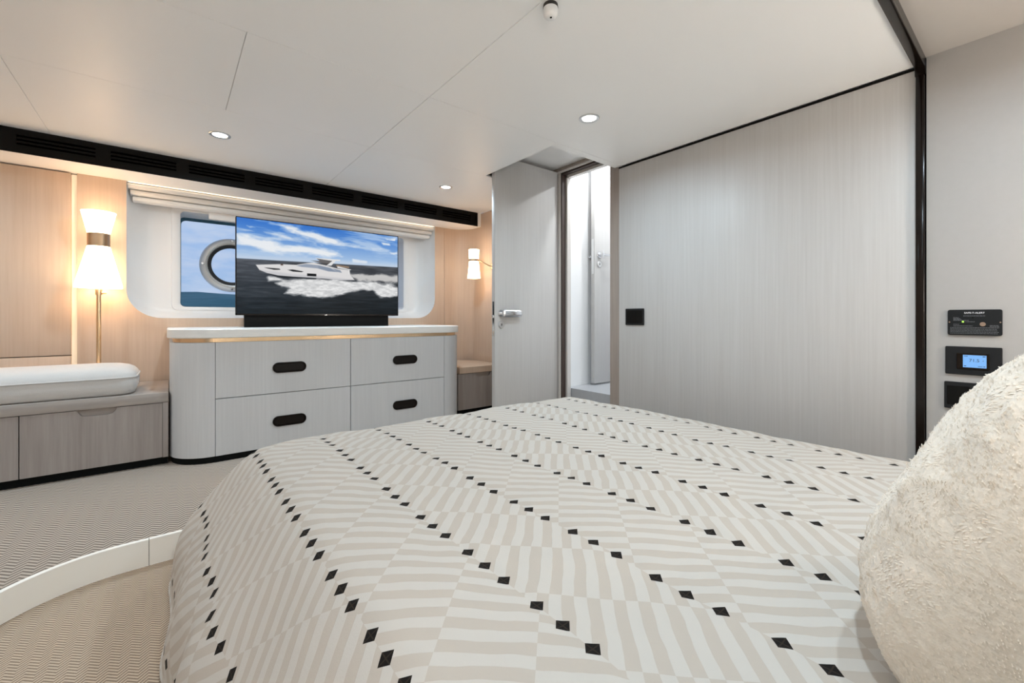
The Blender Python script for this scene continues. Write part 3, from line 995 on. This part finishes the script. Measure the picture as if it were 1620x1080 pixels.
poly([225, 225, 225], [(0.573, 0.567), (0.666, 0.536), (0.658, 0.529), (0.573, 0.545)])
poly([235, 235, 235], [(.647, .53), (.652, .53), (.652, .48), (.647, .48)])
poly([22, 24, 28], [(0.141, 0.496), (0.226, 0.493), (0.231, 0.481), (0.195, 0.477), (0.159, 0.487)])
poly([22, 24, 28], [(0.271, 0.486), (0.301, 0.493), (0.363, 0.479), (0.353, 0.469), (0.301, 0.47)])
poly([10, 12, 16], [(0.385, 0.46), (0.441, 0.46), (0.441, 0.431), (0.385, 0.43)])
poly([90, 70, 60], [(.232, .545), (.246, .547), (.246, .53), (.232, .53)])
IMG = np.clip(IMG, 0, 255) / 255
LIN = np.where(IMG <= .04045, IMG / 12.92, ((IMG + .055) / 1.055) ** 2.4)
me = bpy.data.meshes.new('screen')
co = np.zeros((NV * NU, 3))
co[:, 0] = (SX0 + uu_ * (SX1 - SX0)).ravel() - tv.location.x
co[:, 1] = TY + .002 - tv.location.y
co[:, 2] = (SZ0 + vv2 * (SZ1 - SZ0)).ravel() - tv.location.z
idx = np.arange(NV * NU).reshape(NV, NU)
fc = np.stack([idx[:-1, :-1], idx[:-1, 1:], idx[1:, 1:], idx[1:, :-1]], -1).reshape(-1, 4)
me.from_pydata(co.tolist(), [], fc.tolist())
ca = me.color_attributes.new('picture', 'FLOAT_COLOR', 'POINT')
rgba = np.ones((NV * NU, 4), dtype=np.float32)
rgba[:, :3] = LIN.reshape(-1, 3)
ca.data.foreach_set('color', rgba.ravel())
me.materials.append(MATS['screen_picture'])
so_ = bpy.data.objects.new('screen', me)
COL.objects.link(so_)
so_.parent = tv
so_['label'] = 'screen with a white yacht, foaming wake and cloudy blue sky'

# ------------------------------------------------------------------ benches either side of the dresser
BZ, BF = CZ - .43, 3.20
LZ = CZ - .487


def notch_front(mb, x0, x1, z0, z1, nx0, nx1, nd, y0, y1):
    pts = [(x0, z0), (x1, z0), (x1, z1), (nx1, z1)]
    r = .02
    pts += [(nx1 - .008, z1 - nd * .45), (nx1 - .02, z1 - nd * .9), (nx1 - .035, z1 - nd)]
    pts += [(nx0 + .035, z1 - nd), (nx0 + .02, z1 - nd * .9), (nx0 + .008, z1 - nd * .45)]
    pts += [(nx0, z1), (x0, z1)]
    mb.prism(pts, 'xz', y0, y1)
    return mb


bc = thing('bench_cabinet', 'grey brown wood bench with wide drawers left of the dresser', 'bench', (-0.85, 3.5, PF), 'window benches')
MB().box(XL + .004, -.004, BF + .024, YW - .016, CZ - .805, LZ).build('carcass', 'gap_dark', bc, smooth=0)
MB().box(XL + .004, -.003, BF - .004, YW - .014, LZ, BZ, bev=.003).build('seat_board', 'bench_lip', bc)
MB().box(XL + .004, -.006, BF + .03, YW - .02, PF, CZ - .805).build('plinth', 'plinth_black', bc, smooth=0)
MB().box(-.030, -.004, BF - .002, BF + .022, CZ - .805, LZ - .001, bev=.002).build('side_stile', 'bench_grey', bc)
for xa, xb in ((-1.14, -.585), (-.585, -.030)):
    notch_front(MB(), xa + .002, xb - .002, CZ - .803, LZ - .003, (xa + xb) / 2 - .075, (xa + xb) / 2 + .085, .034, BF, BF + .02).build('drawer', 'bench_grey', bc, smooth=0)
    MB().box((xa + xb) / 2 - .085, (xa + xb) / 2 + .095, BF + .0205, BF + .0235, LZ - .05, LZ - .002).build('finger_pull', 'bench_lip', bc, smooth=0)
bs = thing('bench_cabinet', 'short wood bench in the corner between dresser and open door', 'bench', (2.2, 3.5, PF), 'window benches')
MB().box(DR1 + .004, XR - .004, BF + .024, YW - .19, CZ - .805, LZ).build('carcass', 'gap_dark', bs, smooth=0)
MB().prism([(DR1 + .016, BF - .004), (XR - .003, BF - .004), (XR - .003, YW - .2), (2.27, YW - .003), (DR1 + .016, YW - .003)], 'xy', LZ, BZ, bev=.003).build('seat_board', 'oak_wall', bs)
MB().box(DR1 + .006, XR - .006, BF + .03, YW - .2, PF, CZ - .805).build('plinth', 'plinth_black', bs, smooth=0)
notch_front(MB(), DR1 + .006, XR - .006, CZ - .803, LZ - .003, 2.13, 2.31, .034, BF, BF + .02).build('drawer', 'bench_grey', bs, smooth=0)
MB().box(2.12, 2.32, BF + .0205, BF + .0235, LZ - .05, LZ - .002).build('finger_pull', 'bench_lip', bs, smooth=0)

# seat cushion
cu = thing('bench_cushion', 'off white fabric seat cushion on the left bench', 'cushion', (-.85, 3.42, BZ))
cp = rrect(-1.62, -.145, BF + .006, 3.64, .085, 8)
prof = [(0, .03), (.008, .010), (.03, .002), (.06, 0), (.096, 0), (.115, .006), (.134, .022), (.148, .045), (.158, .08), (.164, .13), (.166, .19)]
rings = []
for h, d in prof:
    rings.append([(p[0], p[1], BZ + h) for p in rrect(-1.62 + d, -.145 - d, BF + .006 + d, 3.64 - d, max(.085 - d * .35, .02), 8)])
MB().loft(rings).build('pad', 'cushion_fabric', cu, smooth=80)
MB().tube([(p[0], p[1], BZ + .098) for p in inset(cp, -.001)], .004, 8, closed=True).build('piping', 'cushion_fabric', cu, smooth=60)

# ------------------------------------------------------------------ lamps
LX, LY = -0.347, 3.735
lp = thing('standing_lamp', 'brass lamp with glowing hourglass shade on the bench left of the window', 'lamp', (LX, LY, BZ))
zb = CZ + .19
MB().lathe([(.05, 0), (.05, .012), (.045, .016), (.012, .018)], (LX, LY, BZ), 'z', 28).build('base', 'brass', lp)
MB().lathe([(.0115, .015), (.0115, zb - BZ + .02)], (LX, LY, BZ), 'z', 16).build('pole', 'brass', lp)
MB().lathe([(.017, zb - .045), (.017, zb - .005)], (LX, LY, 0), 'z', 16).lathe([(.007, 0), (.007, .026)], (LX + .01, LY, zb - .03), 'x', 12).build('socket', 'brass', lp)
MB().lathe([(.113, zb), (.113, zb + .012), (.054, zb + .262), (.052, zb + .262), (.109, zb + .012), (.109, zb + .003)], (LX, LY, 0), 'z', 40, caps=False).build('shade', 'shade_lit', lp, smooth=40, label='glowing lower cone of the lamp shade')
MB().lathe([(.0545, zb + .258), (.0545, zb + .340), (.0525, zb + .340), (.0525, zb + .258)], (LX, LY, 0), 'z', 36, caps=False).build('collar', 'brass_dark', lp, smooth=40, label='polished brass collar between the two shade cones')
MB().lathe([(.053, zb + .338), (.083, zb + .476), (.080, zb + .476), (.050, zb + .338)], (LX, LY, 0), 'z', 40, caps=False).build('shade', 'shade_lit', lp, smooth=40, label='glowing upper cone of the lamp shade')
SXc, SYc = 2.30, 3.47
sc_ = thing('wall_lamp', 'small glowing wall lamp on a brass arm beside the door', 'lamp', (XR, 3.36, CZ + .50))
z0 = CZ + .385
MB().lathe([(.062, z0), (.062, z0 + .006), (.047, z0 + .165), (.045, z0 + .165), (.058, z0 + .006)], (SXc, SYc, 0), 'z', 32, caps=False).build('shade', 'shade_lit', sc_, smooth=40)
MB().lathe([(.0475, z0 + .162), (.0475, z0 + .182), (.0455, z0 + .182), (.0455, z0 + .162)], (SXc, SYc, 0), 'z', 32, caps=False).build('collar', 'brass_dark', sc_, smooth=40)
MB().lathe([(.047, z0 + .180), (.052, z0 + .275), (.050, z0 + .275), (.045, z0 + .180)], (SXc, SYc, 0), 'z', 32, caps=False).build('shade', 'shade_lit', sc_, smooth=40)
MB().lathe([(.0001, -.001), (.030, -.001), (.030, -.010), (.024, -.014), (.001, -.014)], (XR, 3.36, CZ + .50), 'x', 24).build('rose', 'brass', sc_)
MB().tube([(XR - .01, 3.36, CZ + .50), (XR - .035, 3.375, CZ + .505), (XR - .11, 3.44, z0 + .172), (SXc + .04, SYc - .01, z0 + .172)], .006, 10).build('arm', 'brass', sc_)

for bx_, lab in ((.02, 'glowing wall lamp above the left bedside'), (2.08, 'glowing wall lamp above the right bedside')):
    bl_ = thing('wall_lamp', lab, 'lamp', (bx_, YB, CZ + .2), 'bedside lamps')
    zq = CZ + .16
    MB().lathe([(.075, zq), (.075, zq + .006), (.058, zq + .19), (.056, zq + .19), (.071, zq + .006)], (bx_, YB + .12, 0), 'z', 32, caps=False).build('shade', 'bedside_lit', bl_, smooth=40)
    MB().lathe([(.0585, zq + .188), (.0585, zq + .21), (.0565, zq + .21), (.0565, zq + .188)], (bx_, YB + .12, 0), 'z', 32, caps=False).build('collar', 'brass_dark', bl_, smooth=40)
    MB().lathe([(.058, zq + .208), (.066, zq + .32), (.064, zq + .32), (.056, zq + .208)], (bx_, YB + .12, 0), 'z', 32, caps=False).build('shade', 'bedside_lit', bl_, smooth=40)
    MB().lathe([(.03, .001), (.03, .010), (.024, .014), (.001, .014)], (bx_, YB, zq + .2), 'y', 24).build('rose', 'brass', bl_)
    MB().tube([(bx_, YB + .012, zq + .2), (bx_, YB + .065, zq + .2)], .006, 10).build('arm', 'brass', bl_)

# ------------------------------------------------------------------ wall plates on the right wall
yd, zu = (0, -1, 0), (0, 0, 1)


def plate(y0, y1, z0, z1, th, r, mat, name, parent, x=XR):
    o_ = rrect(min(y0, y1), max(y0, y1), z0, z1, r, 5)
    return MB().prism(o_, 'yz', x - .0005, x - th, bev=.0015).build(name, mat, parent)


sw = thing('switch_plate', 'square black switch plate on the veneer wall near the doorway', 'switch', (XR, 1.741, CZ + .008))
plate(1.668, 1.814, CZ - .047, CZ + .064, .008, .004, 'black_plate', 'frame', sw)
for k in range(3):
    plate(1.681 + k * .0405, 1.681 + k * .0405 + .039, CZ - .034, CZ + .051, .0105, .002, 'black_matte', 'rocker', sw)
co_ = thing('gas_alarm', 'black gas alarm plate with green light, topmost of the wall plates', 'alarm', (XR, .182, CZ - .018))
plate(.110, .255, CZ - .067, CZ + .033, .010, .007, 'black_plate', 'housing', co_)
text_mesh('SAFE-T-ALERT', .0088, (XR - .0104, .182, CZ + .0175), yd, zu, 'print_white', 'lettering', co_, bold=.0002)
mb = MB()
rnd = random.Random(4)


def microtext(mb, ya, yb, z, h=.0013):
    y = ya
    while y > yb:
        ln2 = min(rnd.uniform(.003, .009), y - yb)
        if ln2 < .001:
            break
        mb.box(XR - .0108, XR - .0100, y - ln2, y, z - h / 2, z + h / 2)
        y -= ln2 + .0012


microtext(mb, .2115, .154, CZ + .0085, .0016)
for z, ya, yb in ((.002, .239, .224), (-.002, .239, .220), (-.0055, .239, .217), (-.009, .239, .197), (-.0145, .206, .181), (-.0245, .239, .222), (-.031, .239, .187), (-.0285, .142, .118), (-.033, .142, .118)):
    microtext(mb, ya, yb, CZ + z)
for k in range(5):
    microtext(mb, .248, .118 + .008 * rnd.random(), CZ - .0375 - k * .0055)
mb.build('small_print', 'print_grey', co_, smooth=0)
MB().lathe([(.003, -.0098), (.003, -.012), (.0005, -.0125)], (XR, .2125, CZ - .0145), 'x', 14).build('indicator', 'led_green', co_)
MB().lathe([(.008, -.0098), (.008, -.0108), (.0005, -.011)], (XR, .160, CZ - .0235), 'x', 20).build('sensor_grille', 'copper_mesh', co_)
MB().lathe([(.0025, -.0098), (.0025, -.0112), (.0005, -.0115)], (XR, .186, CZ + .002), 'x', 12).build('test_button', 'black_matte', co_)
for y in (.250, .115):
    MB().lathe([(.0025, -.0098), (.0025, -.0108), (.0005, -.011)], (XR, y, CZ - .016), 'x', 12).build('screw', 'copper_mesh', co_)
th = thing('thermostat', 'black thermostat plate with small blue lit display reading 71.5', 'thermostat', (XR, .186, CZ - .167))
plate(.110, .262, CZ - .222, CZ - .112, .009, .004, 'black_plate', 'frame', th)
plate(.142, .230, CZ - .201, CZ - .138, .0115, .003, 'black_gloss', 'bezel', th)
scn = MB().box(XR - .0128, XR - .0110, .1500, .2125, CZ - .1925, CZ - .1440).build('display', 'lcd_blue', th, smooth=0)
text_mesh('71.5', .0165, (XR - .0131, .182, CZ - .1700), yd, zu, 'lcd_ink', 'digits', scn, bold=.0001)
for (y, z, l_, h_) in ((.2095, -.1485, .010, .0022), (.160, -.1485, .007, .003), (.2095, -.187, .006, .003), (.172, -.187, .012, .0018), (.158, -.187, .005, .003), (.160, -.165, .0025, .0025)):
    MB().box(XR - .0133, XR - .0128, y - l_, y, CZ + z - h_ / 2, CZ + z + h_ / 2).build('icon', 'lcd_ink', scn, smooth=0)
ob = thing('outlet_plate', 'black plate half hidden behind the pillow below the thermostat', 'outlet', (XR, .187, CZ - .305))
plate(.110, .265, CZ - .360, CZ - .253, .009, .004, 'black_plate', 'frame', ob)
for y in (.150, .225):
    plate(y - .032, y + .032, CZ - .345, CZ - .268, .0105, .003, 'black_matte', 'insert', ob)

# ------------------------------------------------------------------ bed, bedspread, pillows
BT = CZ - .48
bed = thing('bed', 'low upholstered bed base and mattress under the printed bedspread', 'bed', (1.15, .7, FL))
MB().box(.32, 2.02, YB + .02, 1.88, FL, .22, bev=.02).build('base', 'bed_base', bed)
MB().box(.32, 2.00, YB + .03, 1.88, .22, BT - .035, bev=.05, seg=4).build('mattress', 'linen_white', bed)

X0, X1, Y0, Y1 = 0.29, 1.995, YB + .04, 1.90
bm = bmesh.new()
uvl = bm.loops.layers.uv.new('print')
UVV = {}


def h_top(x, y):
    n1 = noise.noise(Vector((x * 3.1, y * 2.6, 1.3)))
    n2 = noise.noise(Vector((x * 9.0 + 3, y * 7.5, 4.2)))
    z = BT - .006 + .007 * n1 + .0042 * n2 + .0016 * noise.noise(Vector((x * 26, y * 22, 7.7)))
    c_ = (x - .25) / .236
    dist = abs(c_ - round(c_)) * .236
    z -= .0028 * math.exp(-(dist / .014) ** 2)
    ex = max(0, (x - 1.72) / .28)
    z -= .012 * ex * ex
    ey = max(0, (y - 1.72) / .18)
    z -= .006 * ey * ey
    ex = max(0, (.43 - x) / .14)
    z -= .010 * ex * ex
    return z


NXg, NYg = 150, 230
grid = []
for j in range(NYg + 1):
    row = []
    y = Y0 + (Y1 - Y0) * j / NYg
    for i in range(NXg + 1):
        x = X0 + (X1 - X0) * i / NXg
        v = bm.verts.new((x, y, h_top(x, y)))
        UVV[v] = (x, y)
        row.append(v)
    grid.append(row)
for j in range(NYg):
    for i in range(NXg):
        bm.faces.new([grid[j][i], grid[j][i + 1], grid[j + 1][i + 1], grid[j + 1][i]])
# skirt: left side, far left corner, foot, far right corner, right side
loop = []
for j in range(0, NYg + 1):
    loop.append((grid[j][0], Vector((-1, 0))))
NCN = 26
for k in range(1, NCN):
    a = PI - PI / 2 * k / NCN
    loop.append((grid[NYg][0], Vector((math.cos(a), math.sin(a)))))
for i in range(0, NXg + 1):
    loop.append((grid[NYg][i], Vector((0, 1))))
for k in range(1, NCN):
    a = PI / 2 - PI / 2 * k / NCN
    loop.append((grid[NYg][NXg], Vector((math.cos(a), math.sin(a)))))
for j in range(NYg, -1, -1):
    loop.append((grid[j][NXg], Vector((1, 0))))
# drape profile (outward, drop) for the left side and for the foot / right side
PL = [(0, 0), (.020, .006), (.045, .020), (.075, .042), (.110, .075), (.145, .112), (.180, .150), (.215, .190), (.243, .230), (.265, .275), (.280, .330), (.290, .385), (.296, .44), (.300, .455)]
PR_ = [(0, 0), (.015, .004), (.035, .014), (.055, .034), (.072, .064), (.084, .105), (.092, .155), (.098, .21), (.102, .27), (.105, .33), (.107, .39), (.108, .44), (.108, .455)]


def resample(P, n):
    L = [0]
    for a, b_ in zip(P, P[1:]):
        L.append(L[-1] + math.hypot(b_[0] - a[0], b_[1] - a[1]))
    out = []
    for k in range(n + 1):
        s = L[-1] * k / n
        i = max(q for q in range(len(L) - 1) if L[q] <= s + 1e-9)
        f = (s - L[i]) / (L[i + 1] - L[i])
        out.append((P[i][0] + (P[i + 1][0] - P[i][0]) * f, P[i][1] + (P[i + 1][1] - P[i][1]) * f, s))
    return out


NK = 44
A_, B_ = resample(PL, NK), resample(PR_, NK)
ringv = [[q[0] for q in loop]]
for k in range(1, NK + 1):
    cur = []
    for q, nrm in loop:
        wgt = max(0.0, -nrm.x) if nrm.x < 0 else 0.0
        wgt = wgt * wgt * (3 - 2 * wgt)
        o_ = A_[k][0] * wgt + B_[k][0] * (1 - wgt)
        dz = A_[k][1] * wgt + B_[k][1] * (1 - wgt)
        s = A_[k][2] * wgt + B_[k][2] * (1 - wgt)
        tng = q.co.y if abs(nrm.x) > .7 else q.co.x
        fold = .010 * math.sin(tng * 13 + 1.7 * math.sin(tng * 5)) + .012 * noise.noise(Vector((q.co.x * 4, q.co.y * 4, s * 5)))
        fold *= min(1, max(0, (s - .06) / .25))
        z = max(.016, q.co.z - dz)
        v = bm.verts.new((q.co.x + nrm.x * (o_ + fold), q.co.y + nrm.y * (o_ + fold), z))
        UVV[v] = (q.co.x + nrm.x * s, q.co.y + nrm.y * s)
        cur.append(v)
    ringv.append(cur)
for k in range(NK):
    a, b_ = ringv[k], ringv[k + 1]
    for i in range(len(loop) - 1):
        vs = [a[i], a[i + 1], b_[i + 1], b_[i]]
        u = []
        for v in vs:
            if v not in u:
                u.append(v)
        if len(u) >= 3:
            try:
                bm.faces.new(u)
            except ValueError:
                pass
for f in bm.faces:
    for l in f.loops:
        l[uvl].uv = UVV[l.vert]
bmesh.ops.recalc_face_normals(bm, faces=bm.faces)
me = bpy.data.meshes.new('bedspread')
bm.to_mesh(me)
bm.free()
me.polygons.foreach_set('use_smooth', [True] * len(me.polygons))
me.materials.append(MATS['bedspread_print'])
bsp = bpy.data.objects.new('bedspread', me)
COL.objects.link(bsp)
md = bsp.modifiers.new('thickness', 'SOLIDIFY')
md.thickness = 0.012
md.offset = -1
tag(bsp, 'cream bedspread with striped blocks and rows of small dark squares', 'bedspread')


def cushion(cx, cy, cz, hw, hh, ht, tilt, yaw, nu=90, nv=90, rough=.004, sag=.0, seed=0, floor_z=BT):
    """pillow standing on its edge: local x width, z height, y thickness. Returns front/back point grids in world space."""
    M = Matrix.Translation((cx, cy, cz)) @ Matrix.Rotation(yaw, 4, 'Z') @ Matrix.Rotation(tilt, 4, 'X')
    sides = []
    for sgn_ in (1, -1):
        gridp = []
        for j in range(nv + 1):
            b_ = -1 + 2 * j / nv
            row = []
            for i in range(nu + 1):
                a = -1 + 2 * i / nu
                # rounded-square outline
                ax, bz = math.sin(a * PI / 2), math.sin(b_ * PI / 2)
                x = hw * ax * (1 - .07 * (1 - bz * bz) * abs(ax) ** 2 * .0 + .0) * (1 - .10 * bz * bz * abs(ax))
                z = hh * bz * (1 - .10 * ax * ax * abs(bz))
                e = max(0.0, (1 - abs(ax) ** 3.2)) ** .5 * max(0.0, (1 - abs(bz) ** 3.2)) ** .5
                th_ = ht * e * (1 - sag * bz)
                p = Vector((x, sgn_ * th_, z))
                k = e ** .5
                dn = rough * (noise.noise(p * 42 + Vector((seed, 0, 0))) * .8 + noise.noise(p * 95) * .6) * k + .010 * noise.noise(p * 9 + Vector((seed, 3, 1))) * k
                p.y += sgn_ * dn
                q_ = M @ p
                if q_.z < floor_z + .006:
                    q_.z = floor_z + .006 - .01 * (1 - e) * 0
                row.append(q_)
            gridp.append(row)
        sides.append(gridp)
    return sides


def cushion_mesh(sides):
    mb = MB()
    front, back = sides
    nv, nu = len(front) - 1, len(front[0]) - 1
    V = {}

    def vert(s, j, i):
        key = (s, j, i)
        if i in (0, nu) or j in (0, nv):
            key = (0, j, i)
        if key not in V:
            V[key] = mb.bm.verts.new(sides[key[0]][j][i])
        return V[key]
    for s in (0, 1):
        for j in range(nv):
            for i in range(nu):
                mb.face([vert(s, j, i), vert(s, j, i + 1), vert(s, j + 1, i + 1), vert(s, j + 1, i)])
    return mb


PC = (0.97, -.045, BT + .21)
pw = thing('pillow', 'fluffy cream boucle pillow standing at the right edge of the bed', 'pillow', (PC[0], PC[1], BT))
sd_ = cushion(PC[0], PC[1], PC[2], .31, .285, .178, math.radians(16), math.radians(-4), 120, 110, .005, .30, 5)
cover = cushion_mesh(sd_).build('cover', 'boucle', pw, smooth=180)
nu, nv = 120, 110
seam = [sd_[0][j][0] for j in range(nv + 1)] + [sd_[0][nv][i] for i in range(1, nu + 1)] + [sd_[0][j][nu] for j in range(nv - 1, -1, -1)] + [sd_[0][0][i] for i in range(nu - 1, 0, -1)]
MB().tube(seam[::2], .0045, 6, closed=True).build('seam', 'boucle_seam', pw, smooth=60)
# pile of the boucle cloth
rs = random.Random(12)
verts, faces = [], []
for q in range(42000):
    s = rs.randint(0, 1)
    j, i = rs.randint(1, nv - 2), rs.randint(1, nu - 2)
    gg = sd_[s]
    fu, fv = rs.random(), rs.random()
    p = gg[j][i].lerp(gg[j][i + 1], fu).lerp(gg[j + 1][i].lerp(gg[j + 1][i + 1], fu), fv)
    e1 = gg[j][i + 1] - gg[j][i]
    e2 = gg[j + 1][i] - gg[j][i]
    nn = e1.cross(e2)
    if nn.length < 1e-9:
        continue
    nn.normalize()
    if s == 0:
        nn = -nn
    e1n, e2n = e1.normalized(), e2.normalized()
    flow = noise.noise(p * 14) * 2.6
    tn = (e1n * math.cos(flow) + e2n * math.sin(flow)).normalized()
    ln2 = rs.uniform(.004, .008)
    sd2 = tn.cross(nn) * .0007
    mid = p + tn * ln2 * .55 + nn * ln2 * rs.uniform(.12, .24)
    tip = p + tn * ln2 + nn * ln2 * rs.uniform(-.05, .15)
    k = len(verts)
    off_ = pw.location
    verts += [p - sd2 - off_, p + sd2 - off_, mid + sd2 - off_, mid - sd2 - off_, tip - off_]
    faces += [(k, k + 1, k + 2, k + 3), (k + 3, k + 2, k + 4)]
me = bpy.data.meshes.new('pile')
me.from_pydata(verts, [], faces)
me.materials.append(MATS['boucle_fibre'])
pile = bpy.data.objects.new('pile', me)
COL.objects.link(pile)
pile.parent = pw
pile['kind'] = 'stuff'
P2 = (.36, -.15, BT + .19)
p2 = thing('pillow', 'smooth white pillow whose corner shows at the lower right edge', 'pillow', (P2[0], P2[1], BT))
s2 = cushion(P2[0], P2[1], P2[2], .26, .235, .15, math.radians(15), 0, 50, 50, .0008, .2, 9)
cushion_mesh(s2).build('cover', 'linen_white', p2, smooth=180)
